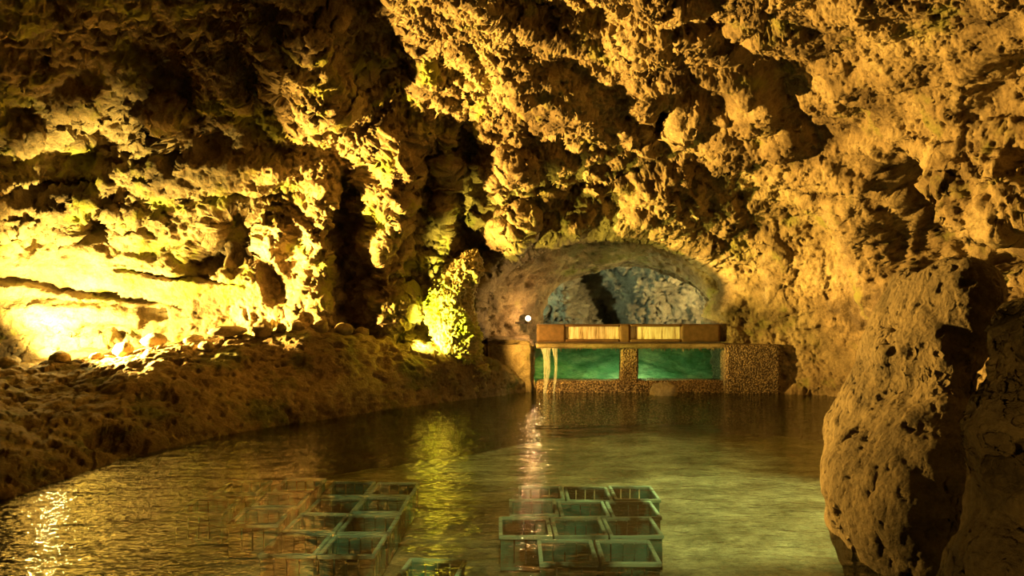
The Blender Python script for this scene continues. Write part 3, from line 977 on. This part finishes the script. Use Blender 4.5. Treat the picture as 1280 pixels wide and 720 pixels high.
for i, (x, y, rz, lab) in enumerate(crates):
    if i == 0:
        o = proto
    else:
        o = proto.copy(); COL.objects.link(o)
        for ch in (cw, cr_, cf):
            q = ch.copy(); COL.objects.link(q); q.parent = o
    o.location = (x, y, -0.30 - CH + random.uniform(-.012, .012))
    o.rotation_euler = (random.uniform(-.012, .012), random.uniform(-.012, .012), rz)
    tag(o, lab, 'crate', 'crates sunk on the pool bed')
# settle the sand under the crates
me = bedo.data
co = np.zeros(len(me.vertices) * 3, dtype=np.float32); me.vertices.foreach_get('co', co); co = co.reshape(-1, 3)
for (x, y, rz, lab) in crates:
    dx = np.maximum(np.abs(co[:, 0] - x) - CW / 2, 0); dy = np.maximum(np.abs(co[:, 1] - y) - CD / 2, 0)
    d = np.sqrt(dx * dx + dy * dy); t = (1 - sstep(0.03, 0.35, d))
    co[:, 2] = co[:, 2] * (1 - t) + t * np.minimum(co[:, 2], -0.575)
me.vertices.foreach_set('co', co.ravel()); me.update()

# ------------------------------------------------------------------ lamps
def light(name, kind, loc, power, col, size=0.08, target=None, cone=None, blend=0.4):
    d = bpy.data.lights.new(name, kind)
    d.energy = power; d.color = col
    if kind in ('POINT', 'SPOT'): d.shadow_soft_size = size
    if kind == 'SPOT':
        d.spot_size = math.radians(cone); d.spot_blend = blend
    o = bpy.data.objects.new(name, d); COL.objects.link(o)
    o.location = loc
    if target is not None:
        o.rotation_euler = (Vector(target) - Vector(loc)).to_track_quat('-Z', 'Y').to_euler()
    return o


AMB = (1.0, 0.56, 0.10)
light('ledge_lamp', 'SPOT', (-5.85, 9.95, 0.98), 1900, (1.0, 0.69, 0.15), 0.05, (-5.70, 11.4, 1.68), 126, 0.4)
light('ledge_lamp', 'POINT', (-5.80, 10.1, 0.95), 40, (1.0, 0.74, 0.22), 0.05)
light('ledge_lamp', 'SPOT', (-4.80, 10.3, 1.02), 330, (1.0, 0.66, 0.13), 0.05, (-4.0, 11.7, 1.75), 102, 0.5)
light('flood_lamp', 'SPOT', (-5.75, 9.95, 1.06), 17000, AMB, 0.10, (4.25, 9.6, 2.2), 79, 0.5)
light('moss_lamp', 'SPOT', (-1.45, 11.05, 0.78), 900, (1.0, 0.82, 0.10), 0.04, (-0.62, 11.78, 1.35), 88, 0.4)
light('weir_lamp', 'SPOT', (-0.50, 11.35, 1.00), 330, AMB, 0.03, (1.5, 12.4, 0.50), 80, 0.6)
light('wall_foot_fill', 'SPOT', (-0.45, 11.25, 1.0), 1500, AMB, 0.05, (5.0, 11.3, 0.75), 36, 0.7)  # added fill to lift the foot of the right wall; no fixture there
light('boulder_fill', 'SPOT', (-1.0, 0.8, 1.2), 170, AMB, 0.1, (2.75, 3.2, 0.7), 34, 0.7)  # added fill for the right-hand boulder alone; no lamp stands here
light('pool_fill', 'SPOT', (0.0, 3.2, 3.9), 420, (1.0, 0.84, 0.50), 0.15, (0.0, 6.6, -0.5), 52, 0.35)  # added overhead fill for crates and bed; no lamp hangs in the vault
light('pool_fill', 'SPOT', (2.7, 7.2, 3.6), 950, (1.0, 0.86, 0.50), 0.15, (2.2, 7.6, -0.6), 50, 0.5)  # added fill over the sandy bed at the right
light('pool_fill', 'SPOT', (1.6, 9.9, 2.9), 260, (1.0, 0.86, 0.45), 0.15, (1.2, 10.2, -0.6), 75, 0.6)  # added fill over the far bed before the weir
light('fill_lamp', 'POINT', (0.2, -1.8, 2.6), 12, (1.0, 0.60, 0.18), 0.5)
light('arch_lamp', 'POINT', (0.36, 13.18, 1.12), 26, (1.0, 0.54, 0.17), 0.03)
light('chamber_lamp', 'POINT', (-0.75, 15.5, 1.0), 380, (0.85, 1.0, 0.55), 0.15)
light('chamber_warm_lamp', 'POINT', (4.7, 15.4, 1.1), 900, (1.0, 0.66, 0.22), 0.10)
for lx in (1.86, 0.12, 3.7):
    light('basin_lamp', 'POINT', (lx, 12.75, 0.48), 18, (0.85, 1.0, 0.60), 0.04)

# the little lamp on the tunnel's left side
lamp = empty('wall_lamp', (0.27, 13.35, 1.09))
tag(lamp, 'small glowing round wall lamp on the left side of the arch', 'lamp')
M_BULB = plain_mat('lit_bulb', (1, .8, .5), 0.4, 0, (1.0, 0.72, 0.35), 14)
M_IRON = plain_mat('lamp_iron', (0.05, 0.04, 0.03), 0.5, 0.8)
bm = bmesh.new(); bmesh.ops.create_uvsphere(bm, u_segments=18, v_segments=12, radius=0.045); bm_obj('bulb', bm, M_BULB, lamp, True)
bm = bmesh.new()
bmesh.ops.create_cone(bm, cap_ends=True, segments=18, radius1=.05, radius2=.035, depth=.05, matrix=Matrix.Translation((0, 0.02, -.055)))
bm_obj('socket', bm, M_IRON, lamp, True)
bm = bmesh.new(); add_box(bm, (-.25, .03, -.09), (.01, .06, -.06), .006); bm_obj('bracket', bm, M_IRON, lamp)

# ------------------------------------------------------------------ world and output
w = bpy.data.worlds.new('world'); SC.world = w; w.use_nodes = True
w.node_tree.nodes['Background'].inputs[0].default_value = (0, 0, 0, 1)
SC.view_settings.view_transform = 'Standard'
SC.view_settings.look = 'None'
SC.view_settings.gamma = 1
SC.view_settings.use_curve_mapping = False
SC.view_settings.exposure = 0.0
SC.cycles.use_denoising = True
SC.cycles.max_bounces = 8
SC.cycles.diffuse_bounces = 3
SC.cycles.glossy_bounces = 3
SC.cycles.transparent_max_bounces = 8
